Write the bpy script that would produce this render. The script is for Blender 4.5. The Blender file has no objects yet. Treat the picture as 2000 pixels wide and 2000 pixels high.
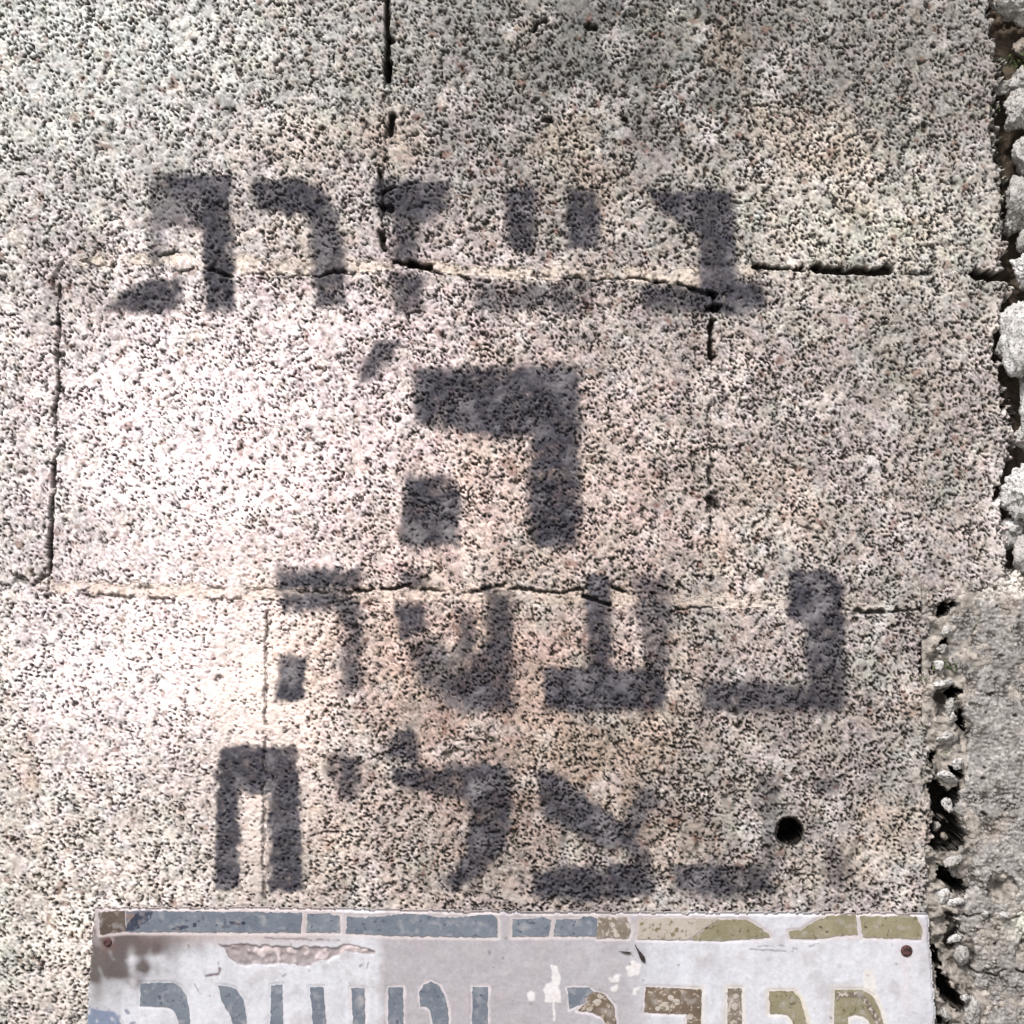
import bpy, bmesh, math, random
import numpy as np
from mathutils import Vector, Matrix
random.seed(7)
C = bpy.context.scene
col = C.collection

# ------------------------------------------------------------------ camera, sky, sun, exposure
PX = 1 / 2000.0                                   # the stretch of wall in view is one metre wide
def W(x, y):                                      # wall measurements (2000 units to the metre, down from the top) -> metres
    return (x * PX, (2000 - y) * PX)
cam = bpy.data.objects.new('camera', bpy.data.cameras.new('camera'))
col.objects.link(cam)
cam.location = (0.5, -1.5, 0.5)
cam.rotation_euler = (math.radians(90), 0, 0)
cam.data.sensor_width = 36
cam.data.lens = 36 * 1.5
cam.data.clip_start = 0.05
cam.data.clip_end = 1500
C.camera = cam

SUN_EL, SUN_AZ = math.radians(52), math.radians(-28)     # azimuth from the wall's outward normal, towards the left
world = bpy.data.worlds.new('World')
C.world = world
world.use_nodes = True
nt = world.node_tree
sky = nt.nodes.new('ShaderNodeTexSky')
sky.sky_type = 'NISHITA'
sky.sun_disc = False
sky.sun_elevation = SUN_EL
sky.sun_rotation = math.radians(180) - SUN_AZ
sky.dust_density = 3.0
sky.air_density = 1.0
bg = nt.nodes['Background']
hs = nt.nodes.new('ShaderNodeHueSaturation')
hs.inputs['Saturation'].default_value = 0.45
nt.links.new(sky.outputs[0], hs.inputs['Color'])
nt.links.new(hs.outputs[0], bg.inputs['Color'])
bg.inputs['Strength'].default_value = 0.10
sun = bpy.data.objects.new('sun', bpy.data.lights.new('sun', 'SUN'))
col.objects.link(sun)
sd = Vector((math.sin(SUN_AZ) * math.cos(SUN_EL), -math.cos(SUN_AZ) * math.cos(SUN_EL), math.sin(SUN_EL)))
sun.rotation_euler = sd.to_track_quat('Z', 'Y').to_euler()
sun.data.energy = 3.0
sun.data.angle = math.radians(11)
sun.data.color = (1.0, 0.968, 0.945)
C.view_settings.view_transform = 'Standard'
C.view_settings.look = 'None'
C.view_settings.gamma = 1
C.view_settings.exposure = 1.05
C.view_settings.use_curve_mapping = False

# ------------------------------------------------------------------ helpers
def lin(r, g, b, k=1.0):
    f = lambda c: ((c / 255 + 0.055) / 1.055) ** 2.4 if c > 10 else c / 255 / 12.92
    return np.array([f(r) * k, f(g) * k, f(b) * k])
def tag(o, label=None, cat=None, group=None, kind=None):
    for k, v in (('label', label), ('category', cat), ('group', group), ('kind', kind)):
        if v: o[k] = v
    return o
def empty(name, loc=(0, 0, 0)):
    o = bpy.data.objects.new(name, None); col.objects.link(o); o.location = loc
    o.empty_display_size = 0.05
    return o
def link(name, me, mat, parent=None):
    o = bpy.data.objects.new(name, me); col.objects.link(o)
    if mat and not me.materials: me.materials.append(mat)
    if parent: 
        o.parent = parent
        o.matrix_parent_inverse = Matrix.Translation(parent.location).inverted()
    return o
def sstep(a, b, v):
    t = np.clip((v - a) / (b - a), 0, 1)
    return t * t * (3 - 2 * t)

rng = np.random.default_rng(11)
STEP = 2.2
X0, X1, Y0, Y1 = -60, 2060, -60, 2060
NX = int((X1 - X0) / STEP) + 1
NY = int((Y1 - Y0) / STEP) + 1
gx = X0 + STEP * np.arange(NX)
gy = Y0 + STEP * np.arange(NY)
GX, GY = np.meshgrid(gx, gy)
def fnoise(size, seed, aniso=1.0, ang=0.0, shape=None, step=STEP, band=False):
    """smooth unit-variance noise with features about `size` wide"""
    shape = shape or (NY, NX)
    r = np.random.default_rng(seed)
    w = np.fft.rfft2(r.standard_normal(shape))
    fy = np.fft.fftfreq(shape[0])[:, None]; fx = np.fft.rfftfreq(shape[1])[None, :]
    c, s = math.cos(ang), math.sin(ang)
    u = fx * c + fy * s; v = (-fx * s + fy * c)
    k2 = ((u * aniso) ** 2 + (v / aniso) ** 2) * (size / step) ** 2
    filt = np.exp(-k2 * 2.2)
    if band: filt = filt * k2
    n = np.fft.irfft2(w * filt, s=shape)
    return (n - n.mean()) / n.std()
def fractal(size, seed, **k):
    n = sum(fnoise(size / 2 ** i, seed + i, **k) / 1.8 ** i for i in range(4))
    return n / n.std()
def worley(x, y, cell, seed):
    r = np.random.default_rng(seed)
    T = 512
    jx = r.random((T, T)); jy = r.random((T, T)); idv = r.random((T, T))
    u = x / cell; v = y / cell
    iu = np.floor(u).astype(int); iv = np.floor(v).astype(int)
    f1 = np.full(u.shape, 9.0); f2 = np.full(u.shape, 9.0); cid = np.zeros(u.shape)
    for du in (-1, 0, 1):
        for dv in (-1, 0, 1):
            a = (iu + du) % T; b = (iv + dv) % T
            d = np.hypot(iu + du + 0.1 + 0.8 * jx[a, b] - u, iv + dv + 0.1 + 0.8 * jy[a, b] - v)
            nearer = d < f1
            f2 = np.where(nearer, f1, np.minimum(f2, d))
            cid = np.where(nearer, idv[a, b], cid)
            f1 = np.where(nearer, d, f1)
    return f1, f2, cid
def seg_dist(px, py, pts):
    d = np.full(px.shape, 1e9); t_all = np.zeros(px.shape)
    for (ax, ay), (bx, by) in zip(pts[:-1], pts[1:]):
        vx, vy = bx - ax, by - ay
        t = np.clip(((px - ax) * vx + (py - ay) * vy) / (vx * vx + vy * vy + 1e-9), 0, 1)
        d = np.minimum(d, np.hypot(px - ax - t * vx, py - ay - t * vy))
    return d
def poly_sdf(px, py, pts):                         # negative inside
    d = seg_dist(px, py, pts + [pts[0]])
    ins = np.zeros(px.shape, bool)
    for (ax, ay), (bx, by) in zip(pts, pts[1:] + [pts[0]]):
        cond = (ay > py) != (by > py)
        xx = (bx - ax) * (py - ay) / ((by - ay) if by != ay else 1e-9) + ax
        ins ^= cond & (px < xx)
    return np.where(ins, -d, d)
def window(pts, pad):
    xs = [p[0] for p in pts]; ys = [p[1] for p in pts]
    i0 = max(0, int((min(ys) - pad - Y0) / STEP)); i1 = min(NY, int((max(ys) + pad - Y0) / STEP) + 2)
    j0 = max(0, int((min(xs) - pad - X0) / STEP)); j1 = min(NX, int((max(xs) + pad - X0) / STEP) + 2)
    return slice(i0, i1), slice(j0, j1)
def interp(pts, x):
    return np.interp(x, [p[0] for p in pts], [p[1] for p in pts])

def sheet(name, F, X, Y, D, attrs, mat, parent, skirt=0.0, smooth=True):
    """mesh from the faces F of a grid; D is how far each point stands out of the wall plane (metres)"""
    ny, nx = X.shape
    idx = np.arange(ny * nx).reshape(ny, nx)
    fi, fj = np.nonzero(F)
    quads = np.stack([idx[fi, fj], idx[fi + 1, fj], idx[fi + 1, fj + 1], idx[fi, fj + 1]], 1)   # faces towards -y
    P = np.pad(F, 1)
    f = P[1:-1, 1:-1]
    edges = []
    a, b = np.nonzero(f & ~P[:-2, 1:-1]); edges.append(np.stack([idx[a, b + 1], idx[a, b]], 1))
    a, b = np.nonzero(f & ~P[2:, 1:-1]); edges.append(np.stack([idx[a + 1, b], idx[a + 1, b + 1]], 1))
    a, b = np.nonzero(f & ~P[1:-1, :-2]); edges.append(np.stack([idx[a, b], idx[a + 1, b]], 1))
    a, b = np.nonzero(f & ~P[1:-1, 2:]); edges.append(np.stack([idx[a + 1, b + 1], idx[a, b + 1]], 1))
    E = np.concatenate(edges)
    used = np.unique(quads)
    remap = np.full(ny * nx, -1); remap[used] = np.arange(len(used))
    q = remap[quads]
    px = X.ravel()[used] * PX; pz = (2000 - Y.ravel()[used]) * PX; py = -D.ravel()[used]
    co = np.stack([px, py, pz], 1)
    src = used
    if skirt:
        eb = np.unique(E); rb = np.full(ny * nx, -1); rb[eb] = len(used) + np.arange(len(eb))
        cx, cz = px.mean(), pz.mean()
        bx = X.ravel()[eb] * PX; bz = (2000 - Y.ravel()[eb]) * PX
        bx = bx + np.sign(cx - bx) * 0.0003; bz = bz + np.sign(cz - bz) * 0.0003
        co = np.concatenate([co, np.stack([bx, np.full(len(eb), skirt), bz], 1)])
        q = np.concatenate([q, np.stack([remap[E[:, 0]], rb[E[:, 0]], rb[E[:, 1]], remap[E[:, 1]]], 1)[:, ::-1]])
        src = np.concatenate([used, eb])
    me = bpy.data.meshes.new(name)
    me.vertices.add(len(co)); me.vertices.foreach_set('co', co.astype(np.float32).ravel())
    me.loops.add(q.size); me.loops.foreach_set('vertex_index', q.astype(np.int32).ravel())
    me.polygons.add(len(q)); me.polygons.foreach_set('loop_start', np.arange(0, q.size, 4, dtype=np.int32))
    me.polygons.foreach_set('loop_total', np.full(len(q), 4, dtype=np.int32))
    me.polygons.foreach_set('use_smooth', np.full(len(q), smooth))
    me.update(calc_edges=True)
    for k, v in attrs.items():
        if v.ndim == 3:
            at = me.attributes.new(k, 'FLOAT_COLOR', 'POINT')
            c4 = np.ones((len(src), 4), np.float32); c4[:, :3] = v.reshape(-1, 3)[src]
            at.data.foreach_set('color', c4.ravel())
        else:
            at = me.attributes.new(k, 'FLOAT', 'POINT')
            vals = v.ravel()[src].astype(np.float32)
            if skirt > 0.02 and k == 'speck_shade': vals[len(used):] = 0.9          # joint and cavity sides painted dark, as if shaded
            at.data.foreach_set('value', vals)
    return link(name, me, mat, parent)

# ------------------------------------------------------------------ materials
def new_mat(name):
    m = bpy.data.materials.new(name); m.use_nodes = True
    return m, m.node_tree, m.node_tree.nodes['Principled BSDF'], m.node_tree.nodes['Material Output']
def node(t, kind, **kw):
    n = t.nodes.new(kind)
    for k, v in kw.items():
        if k.startswith('i_'): n.inputs[k[2:].replace('_', ' ')].default_value = v
        else: setattr(n, k, v)
    return n
def mix(t, fac, a, b, mode='MIX'):
    n = t.nodes.new('ShaderNodeMix'); n.data_type = 'RGBA'; n.blend_type = mode
    for s, v in ((0, fac), (6, a), (7, b)):
        if hasattr(v, 'is_linked'): t.links.new(v, n.inputs[s])
        elif isinstance(v, (int, float)): n.inputs[s].default_value = v
        else: n.inputs[s].default_value = (*v, 1)
    return n.outputs[2]
def noise_ramp(t, coord, scale, p0, p1, detail=4, out='Fac'):
    n = node(t, 'ShaderNodeTexNoise'); n.inputs['Scale'].default_value = scale; n.inputs['Detail'].default_value = detail
    t.links.new(coord, n.inputs['Vector'])
    r = node(t, 'ShaderNodeMapRange'); r.inputs['From Min'].default_value = p0; r.inputs['From Max'].default_value = p1
    t.links.new(n.outputs['Fac'], r.inputs['Value'])
    return r.outputs[0]
def bump(t, bsdf, h, dist, strength=1.0):
    b = node(t, 'ShaderNodeBump'); b.inputs['Distance'].default_value = dist; b.inputs['Strength'].default_value = strength
    t.links.new(h, b.inputs['Height']); t.links.new(b.outputs[0], bsdf.inputs['Normal'])

def stone_attr_mat():
    m, t, b, _ = new_mat('weathered_limestone')
    tc = node(t, 'ShaderNodeTexCoord').outputs['Object']
    c = node(t, 'ShaderNodeAttribute', attribute_name='surface_tone').outputs['Color']
    s = node(t, 'ShaderNodeAttribute', attribute_name='speck_shade').outputs['Fac']
    f1 = noise_ramp(t, tc, 900, .30, .70)
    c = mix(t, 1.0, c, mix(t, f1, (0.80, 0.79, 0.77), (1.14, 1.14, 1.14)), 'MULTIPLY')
    black = mix(t, noise_ramp(t, tc, 60, .35, .65), (0.018, 0.017, 0.014), (0.040, 0.030, 0.022))
    c = mix(t, s, c, black)
    t.links.new(c, b.inputs['Base Color'])
    b.inputs['Roughness'].default_value = 0.92; b.inputs['Specular IOR Level'].default_value = 0.25
    bump(t, b, noise_ramp(t, tc, 1400, .2, .8), 0.0004, 0.6)
    return m
def paint_mat():
    m, t, b, out = new_mat('faded_black_spray_paint')
    tc = node(t, 'ShaderNodeTexCoord').outputs['Object']
    a = node(t, 'ShaderNodeAttribute', attribute_name='cover').outputs['Fac']
    s = node(t, 'ShaderNodeAttribute', attribute_name='speck_shade').outputs['Fac']
    g = node(t, 'ShaderNodeAttribute', attribute_name='worn').outputs['Fac']
    c = mix(t, noise_ramp(t, tc, 700, .3, .7), (0.013, 0.0125, 0.018), (0.038, 0.035, 0.048))
    c = mix(t, g, c, (0.165, 0.152, 0.160))
    c = mix(t, s, c, (0.014, 0.012, 0.015))
    t.links.new(c, b.inputs['Base Color']); b.inputs['Roughness'].default_value = 0.8
    b.inputs['Specular IOR Level'].default_value = 0.25
    tr = node(t, 'ShaderNodeBsdfTransparent'); mx = node(t, 'ShaderNodeMixShader')
    t.links.new(a, mx.inputs[0]); t.links.new(tr.outputs[0], mx.inputs[1]); t.links.new(b.outputs[0], mx.inputs[2])
    t.links.new(mx.outputs[0], out.inputs['Surface'])
    return m
def rough_mat(name, c1, c2, c3, scale=60, speck=0.5, bd=0.0015):
    m, t, b, _ = new_mat(name)
    tc = node(t, 'ShaderNodeTexCoord').outputs['Object']
    c = mix(t, noise_ramp(t, tc, scale, .35, .65), c1, c2)
    sp = noise_ramp(t, tc, 420, .60 - .08 * speck, .68)
    c = mix(t, sp, c, c3)
    c = mix(t, 1.0, c, mix(t, noise_ramp(t, tc, 900, .3, .7), (.75, .74, .72), (1.15, 1.15, 1.15)), 'MULTIPLY')
    t.links.new(c, b.inputs['Base Color']); b.inputs['Roughness'].default_value = 0.93
    b.inputs['Specular IOR Level'].default_value = 0.25
    bump(t, b, noise_ramp(t, tc, 350, .2, .8, detail=8), bd, 0.9)
    return m
def glaze_mat(name, c1, c2, dirt, dirt_lo=.60, rough=0.75):
    m, t, b, _ = new_mat(name)
    tc = node(t, 'ShaderNodeTexCoord').outputs['Object']
    c = mix(t, noise_ramp(t, tc, 45, .3, .7, 6), c1, c2)
    c = mix(t, noise_ramp(t, tc, 95, .52, .95, 8), c, (.32, .30, .30))      # glaze rubbed thin
    c = mix(t, noise_ramp(t, tc, 210, dirt_lo, dirt_lo + .10, 7), c, dirt)
    c = mix(t, 1.0, c, mix(t, noise_ramp(t, tc, 800, .3, .7), (.88, .88, .88), (1.08, 1.08, 1.08)), 'MULTIPLY')
    t.links.new(c, b.inputs['Base Color']); b.inputs['Roughness'].default_value = rough
    b.inputs['Specular IOR Level'].default_value = 0.15
    bump(t, b, noise_ramp(t, tc, 260, .2, .8, 6), 0.0005, 0.6)
    return m
M_STONE = stone_attr_mat()
M_PAINT = paint_mat()
M_WHITE = rough_mat('chalky_white_stone', (.50, .49, .485), (.27, .26, .25), (.08, .075, .07), 70, .9)
M_GREY = rough_mat('grey_rubble_stone', (.34, .325, .31), (.21, .20, .19), (.07, .07, .065), 60, .8)
M_BROWN = rough_mat('earthy_brown_stone', (.26, .23, .20), (.15, .13, .11), (.05, .045, .04), 45)
M_CORE = rough_mat('dark_gap_backing', (.045, .038, .032), (.026, .024, .018), (.010, .010, .008), 40, 0.9, 0.003)  # core mortar coloured near-black, carrying the shade of gaps and holes
M_BED = rough_mat('crumbling_mortar', (.30, .28, .26), (.13, .115, .10), (.03, .026, .022), 50, 0.9, 0.003)
M_BLUE = glaze_mat('blue_grey_glaze', (.085, .099, .122), (.122, .137, .160), (.052, .060, .080), .60)
M_OLIVE = glaze_mat('olive_glaze', (.142, .127, .080), (.195, .176, .120), (.055, .047, .027), .60)
M_BROWNFILL = glaze_mat('brown_crumbling_fill', (.078, .057, .040), (.118, .090, .066), (.28, .235, .20), .57, .8)
M_AGG = glaze_mat('exposed_aggregate_fill', (.095, .077, .058), (.16, .135, .108), (.31, .275, .25), .53, .85)
M_PALE = glaze_mat('bleached_cream_fill', (.24, .212, .175), (.31, .275, .25), (.125, .103, .062), .54, .7)
M_RUST = rough_mat('rusty_iron', (.040, .020, .020), (.085, .038, .036), (.012, .008, .008), 200)
M_BLACK = rough_mat('dark_weathered_wood', (.022, .018, .016), (.045, .035, .03), (.01, .01, .01), 200)

# ------------------------------------------------------------------ the ashlar wall: relief of the whole face
def gauss(cx, cy, sx, sy): return np.exp(-((GX - cx) / sx) ** 2 - ((GY - cy) / sy) ** 2)
big = fractal(240, 8)
med = fnoise(60, 9)
fine = fnoise(5, 10)
# the pits lie along the bedding of the stone, steep in most blocks and nearly level in the lower left one
def bedded(size, seed, an, **k):
    a = fnoise(size, seed, aniso=an, ang=math.radians(50), band=True)
    b = fnoise(size, seed + 1, aniso=1 + (an - 1) * .55, ang=math.radians(22), band=True)
    w = sstep(1050, 1350, GY + 0.25 * GX) * sstep(900, 500, GX) + .5 * sstep(1350, 1700, GY)
    w = np.clip(w, 0, 1)
    return (a * (1 - w) + b * w) / np.sqrt((1 - w) ** 2 + w ** 2)
g1 = bedded(7.6, 1, 1.28)
g2 = bedded(4.6, 3, 1.22)
g3 = fnoise(19, 5, band=True)
gr = (0.64 * g1 + 0.36 * g2) * (1 + .30 * fnoise(26, 7)) + 0.40 * g3 + .16 * fnoise(30, 14)
f1, f2, cell = worley((GX * .64 + GY * .77 + 3 * g3) / 1.15 + 5000, (-GX * .77 + GY * .64 + 3 * np.roll(g3, 90, 0)) * 1.1 + 5000, 11.2, 3)
seam = sstep(.26, .05, f2 - f1) * sstep(-.7, .9, fnoise(11, 15))          # hairline seams between the grains
gr += .75 * (cell - .5) - 1.35 * seam
gr = (gr - gr.mean()) / gr.std()
cid = np.clip(0.5 + 0.28 * gr, 0, 1)                       # how high a grain stands, 0 to 1
smooth = np.clip(1.0 * gauss(470, 1330, 120, 130) + .95 * gauss(505, 1560, 75, 190) + .4 * gauss(420, 1080, 200, 60), 0, 1)
# smoother where the face has been rubbed clean on the left, more eroded towards the top and right
clean = np.clip(smooth + 0.95 * gauss(330, 850, 470, 330) + 0.8 * gauss(330, 1330, 430, 230) + .45 * gauss(150, 150, 420, 260) + .45 * gauss(230, 1700, 350, 300), 0, 1)
t0 = 0.96 + 0.42 * clean + .55 * smooth - 0.26 * gauss(1100, 250, 500, 250) - .24 * gauss(1250, 1560, 520, 260) - .10 * gauss(1700, 500, 300, 600) - 0.14 * med - .08 * fnoise(24, 6)
dark = sstep(t0 - .60, t0 + 0.95, -gr)
bigpit = 0.8 * sstep(2.3, 2.8, fnoise(13, 13) + 0.5 * fine - .6 * clean)
dark = np.clip(np.maximum(dark, bigpit), 0, 1)

# lines of the joints
J1 = [(-60, 510), (100, 517), (330, 516), (395, 526), (455, 534), (600, 537), (700, 534), (760, 524), (840, 526), (900, 537), (1000, 545), (1200, 545), (1300, 553), (1390, 563), (1440, 545), (1500, 524), (1600, 527), (1740, 530), (1900, 536), (2060, 540)]
J1top = [(-60, 510), (90, 510), (120, 506), (350, 502), (700, 505), (760, 512), (850, 512), (1000, 522), (1200, 517), (1350, 520), (1470, 521), (1500, 523), (2060, 540)]
J2 = [(-60, 1152), (60, 1143), (110, 1163), (300, 1167), (520, 1173), (700, 1176), (1000, 1176), (1300, 1182), (1500, 1188), (1700, 1197), (1830, 1178), (2060, 1168)]
J2top = [(-60, 1151), (60, 1142), (100, 1133), (300, 1146), (540, 1149), (700, 1152), (800, 1146), (1000, 1156), (1180, 1158), (1350, 1162), (1500, 1166), (1690, 1180), (1750, 1185), (1830, 1177), (2060, 1167)]
V1 = [(-60, 757), (155, 757), (240, 765), (300, 752), (390, 757), (480, 749), (520, 754)]
V2 = [(500, 122), (560, 109), (650, 115), (700, 113), (860, 109), (1000, 101), (1125, 95), (1150, 95)]
V3 = [(540, 1385), (600, 1394), (660, 1388), (900, 1385), (1180, 1390)]
V4 = [(1170, 521), (1400, 518), (1760, 517), (2060, 514)]
EDGE = [(-60, 1932), (0, 1936), (60, 1940), (150, 1958), (230, 1945), (330, 1957), (430, 1968), (500, 1962), (560, 1978), (640, 1955), (700, 1945), (760, 1968), (850, 1984), (900, 1978), (960, 1948), (1040, 1962), (1120, 1978), (1150, 1925), (1180, 1842), (1210, 1832), (1260, 1812), (1350, 1822), (1500, 1820), (1600, 1817), (1700, 1822), (1790, 1816), (2060, 1825)]

wob = 2.0 * fnoise(22, 31) + 1.0 * fine
j1 = interp(J1, GX) + wob; j1t = interp(J1top, GX) + wob * 1.3 + 3 * fnoise(40, 33)
j2 = interp(J2, GX) + wob; j2t = interp(J2top, GX) + wob * 1.3 + 3 * fnoise(40, 34)
v1 = interp(V1, GY) + wob; v2 = interp(V2, GY) + wob; v3 = interp(V3, GY) + wob; v4 = interp(V4, GY) + wob * .5
ed = interp(EDGE, GY) + 3.5 * fnoise(30, 35) + 3 * fine + 4 * fnoise(13, 39)

in1 = (GY > j1t) & (GY < j1); in2 = (GY > j2t) & (GY < j2)
mort_soft = np.maximum(sstep(-7, 3, np.minimum(GY - j1t, j1 - GY)) * sstep(110, 160, GX) * sstep(1500, 1450, GX),
                       sstep(-7, 3, np.minimum(GY - j2t, j2 - GY)) * sstep(40, 120, GX) * sstep(1750, 1650, GX) * (1 - .5 * sstep(1300, 1400, GX)))
mort_soft *= np.clip(0.64 + 0.28 * fnoise(34, 36) + .22 * fnoise(9, 38), 0.0, 1)
dark *= 1 - 0.7 * mort_soft

H = 0.00042 * np.clip(gr, -2.2, 1.4) * (1 - 0.7 * mort_soft) - 0.0022 * dark - 0.002 * bigpit
H += 0.0004 * med + 0.0008 * big + 0.00015 * fine - 0.0012 * mort_soft

# whole-block unevenness: one block stands a little prouder than the next
below1 = GY > j1; below2 = GY > j2
blk = np.zeros(GX.shape, int)
blk[~below1] = np.where(GX[~below1] < v1[~below1], 1, 2)
m2 = below1 & ~below2
blk[m2] = np.where(GX[m2] < v2[m2], 3, np.where(GX[m2] < v3[m2], 4, 5))
blk[below2] = np.where(GX[below2] < v4[below2], 6, 7)
proud = {1: .0006, 2: 0, 3: -.0006, 4: .0010, 5: .0002, 6: .0004, 7: .0}
for k, v in proud.items(): H += np.where(blk == k, v, 0)

nA = fnoise(13, 201); nB = fnoise(30, 202); nC = fnoise(7, 203)
def carve(pts, hw, depth, seed, broken=0.0, soft=2.0, blackness=1.0):
    """an open joint or crack: half width hw, depth in metres, broken = how much of it is closed"""
    global dark
    sl = window(pts, hw + 14)
    n = np.roll(nA, seed * 7, 1)[sl]; n2 = np.roll(nB, seed * 11, 0)[sl]; n3 = np.roll(nB, seed * 13, 1)
    q = 1.0 if hw < 3.5 else 0.55
    d = seg_dist(GX[sl] + q * (2.0 * n2 + 1.0 * fine[sl]), GY[sl] + q * (1.9 * n3[sl] + 1.3 * n + 1.0 * nC[sl]), pts)
    w = hw * (1 + (.42 if hw < 3.5 else .14) * n)
    k = sstep(w + soft, w - soft * .4, d)
    if broken: k *= sstep(broken - .5, broken + .5, n2 + n * .6)
    H[sl] -= depth * k
    dark[sl] = np.maximum(dark[sl], k * blackness)  # open joints blackened too: dirt and shade in the colour
S = 40
for pts, hw, dep, br, bl in [
    ([(757, -60), (757, 60), (757, 150)], 4.2, .016, 0, 1), ([(756, 70), (763, 80)], 6, .010, 0, 1),
    ([(756, 120), (758, 155)], 7, .014, 0, 1), ([(766, 225), (762, 262)], 4.5, .010, 0, 1), ([(757, 150), (765, 235), (752, 305), (745, 350)], 2, .004, .1, .8),
    ([(742, 335), (752, 372), (770, 364)], 3.5, .008, 0, 1), ([(752, 372), (750, 420)], 3, .006, 0, .9), ([(748, 405), (765, 410)], 6, .008, 0, 1),
    ([(742, 455), (750, 485)], 4.5, .010, 0, 1), ([(746, 425), (748, 470)], 2, .004, 0, .9),
    ([(767, 515), (800, 514), (838, 520)], 3.2, .010, 0, 1), ([(800, 517), (838, 521)], 6.0, .014, 0, 1),
    ([(-60, 508), (30, 512), (105, 518)], 2.0, .004, -.2, .75), ([(150, 507), (185, 522), (260, 520)], 1.6, .003, .1, .6),
    ([(310, 502), (352, 492)], 2.0, .004, 0, .85), ([(300, 525), (350, 533), (380, 528)], 1.8, .003, -.2, .6), ([(352, 534), (395, 524), (420, 530), (450, 538), (520, 535), (610, 540)], 1.4, .003, -.1, .75),
    ([(405, 527), (455, 542)], 3, .006, 0, .9), ([(615, 541), (665, 533), (690, 538)], 2.6, .006, 0, .9), ([(690, 538), (760, 530)], 1.8, .003, .1, .7),
    ([(840, 530), (900, 544), (960, 552)], 2.2, .006, -.5, .9), ([(1050, 541), (1100, 547), (1170, 546), (1230, 543), (1290, 550), (1360, 563)], 1.7, .004, -.4, .95),
    ([(1270, 552), (1360, 566), (1395, 575)], 3.2, .006, -.5, 1),
    ([(1470, 520), (1530, 526), (1600, 523)], 3.2, .012, 0, 1), ([(1590, 524), (1650, 530), (1738, 528)], 6.5, .018, 0, 1), ([(1738, 532), (1850, 538)], 2.2, .004, .1, .8),
    ([(1905, 536), (1975, 541)], 9, .030, 0, 1),
    ([(1391, 575), (1400, 600), (1388, 640), (1390, 700)], 4.2, .014, -1, 1), ([(1382, 600), (1400, 602)], 6, .014, 0, 1), ([(1388, 690), (1385, 780), (1387, 860)], 2.0, .004, -.1, .9),
    ([(1385, 860), (1388, 1000), (1390, 1150)], 1.9, .004, -.2, .8), ([(1380, 975), (1400, 990)], 5, .006, 0, .9),
    ([(120, 512), (108, 535), (105, 560)], 4.5, .003, 0, .45), ([(112, 560), (113, 680)], 1.8, .003, -.3, .6), ([(110, 690), (116, 692)], 5, .006, 0, .9),
    ([(112, 560), (113, 690), (112, 760), (107, 820), (111, 880), (102, 960), (98, 1040), (95, 1120)], 2.5, .006, -2.5, .9), ([(109, 758), (120, 762)], 4, .005, 0, 1),
    ([(104, 900), (98, 1050), (94, 1118)], 3.6, .008, -1, .85), ([(30, 1128), (60, 1142), (95, 1118)], 3, .004, 0, .7), ([(-60, 1150), (20, 1142), (60, 1128)], 3, .003, -.3, .6),
    ([(80, 1166), (200, 1166), (330, 1172), (440, 1170), (530, 1176)], 1.7, .003, -.1, .65), ([(130, 1150), (260, 1148), (400, 1152), (540, 1151)], 1.5, .002, .1, .5),
    ([(695, 1153), (760, 1149), (800, 1143)], 2.8, .007, -1, 1), ([(800, 1150), (880, 1154), (935, 1155)], 2, .004, -.2, .85),
    ([(935, 1155), (968, 1143), (1020, 1150), (1080, 1156), (1140, 1157)], 2.4, .005, -.8, .95), ([(1140, 1165), (1190, 1180)], 4.5, .007, 0, 1),
    ([(1195, 1145), (1235, 1158), (1268, 1161)], 3, .006, -1, 1), ([(1285, 1146), (1325, 1143), (1345, 1158)], 2.6, .006, -1, 1), ([(545, 1155), (620, 1158), (695, 1154)], 2, .004, -.5, .8),
    ([(1310, 1196), (1390, 1186)], 1.6, .003, 0, .7), ([(1640, 1178), (1690, 1200), (1740, 1196)], 3, .006, -.3, .9), ([(1740, 1194), (1840, 1185)], 2.2, .005, 0, .8),
    ([(1838, 1200), (1845, 1186), (1868, 1179)], 8, .030, 0, 1),
    ([(521, 1175), (518, 1400), (516, 1560), (512, 1760)], 1.9, .003, -1.6, .85), ([(519, 1190), (519, 1300)], 1.5, .002, -.2, .8),
    ([(870, 1444), (965, 1446)], 1.3, .002, 0, .8), ([(1560, 1030), (1600, 1040)], 1.5, .002, 0, .6),
    ([(1045, 60), (1052, 45), (1070, 42)], 3.5, .006, 0, 1), ([(1150, 50), (1162, 52)], 7, .008, 0, 1), ([(1060, 232), (1080, 236)], 4, .006, 0, 1),
    ([(1215, 215), (1225, 240)], 2.5, .005, 0, 1), ([(1788, 108), (1796, 122), (1806, 116)], 3.0, .004, -.2, .9), ([(1800, 235), (1808, 255)], 3, .004, -.2, .9),
    ]:
    S += 5
    carve(pts, hw, dep, S, br, 2.0, bl)
# the round drilled hole
hx, hy = 1543, 1624
rr = np.hypot(GX - hx, GY - hy) + 0.4 * fine + 1.8 * fnoise(26, 600)
hole = sstep(27, 24.5, rr)
H -= 0.004 * sstep(30, 24, rr)
dark = np.maximum(dark, sstep(31, 28, rr))  # hole rim and sides blackened, its shade put into the colour
# broken right-hand arris of the blocks
dE = ed - GX
H -= 0.006 * sstep(14, 0, dE) + 0.02 * sstep(4, -3, dE)
inner = (dE > -3) & (rr > 25)

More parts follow.
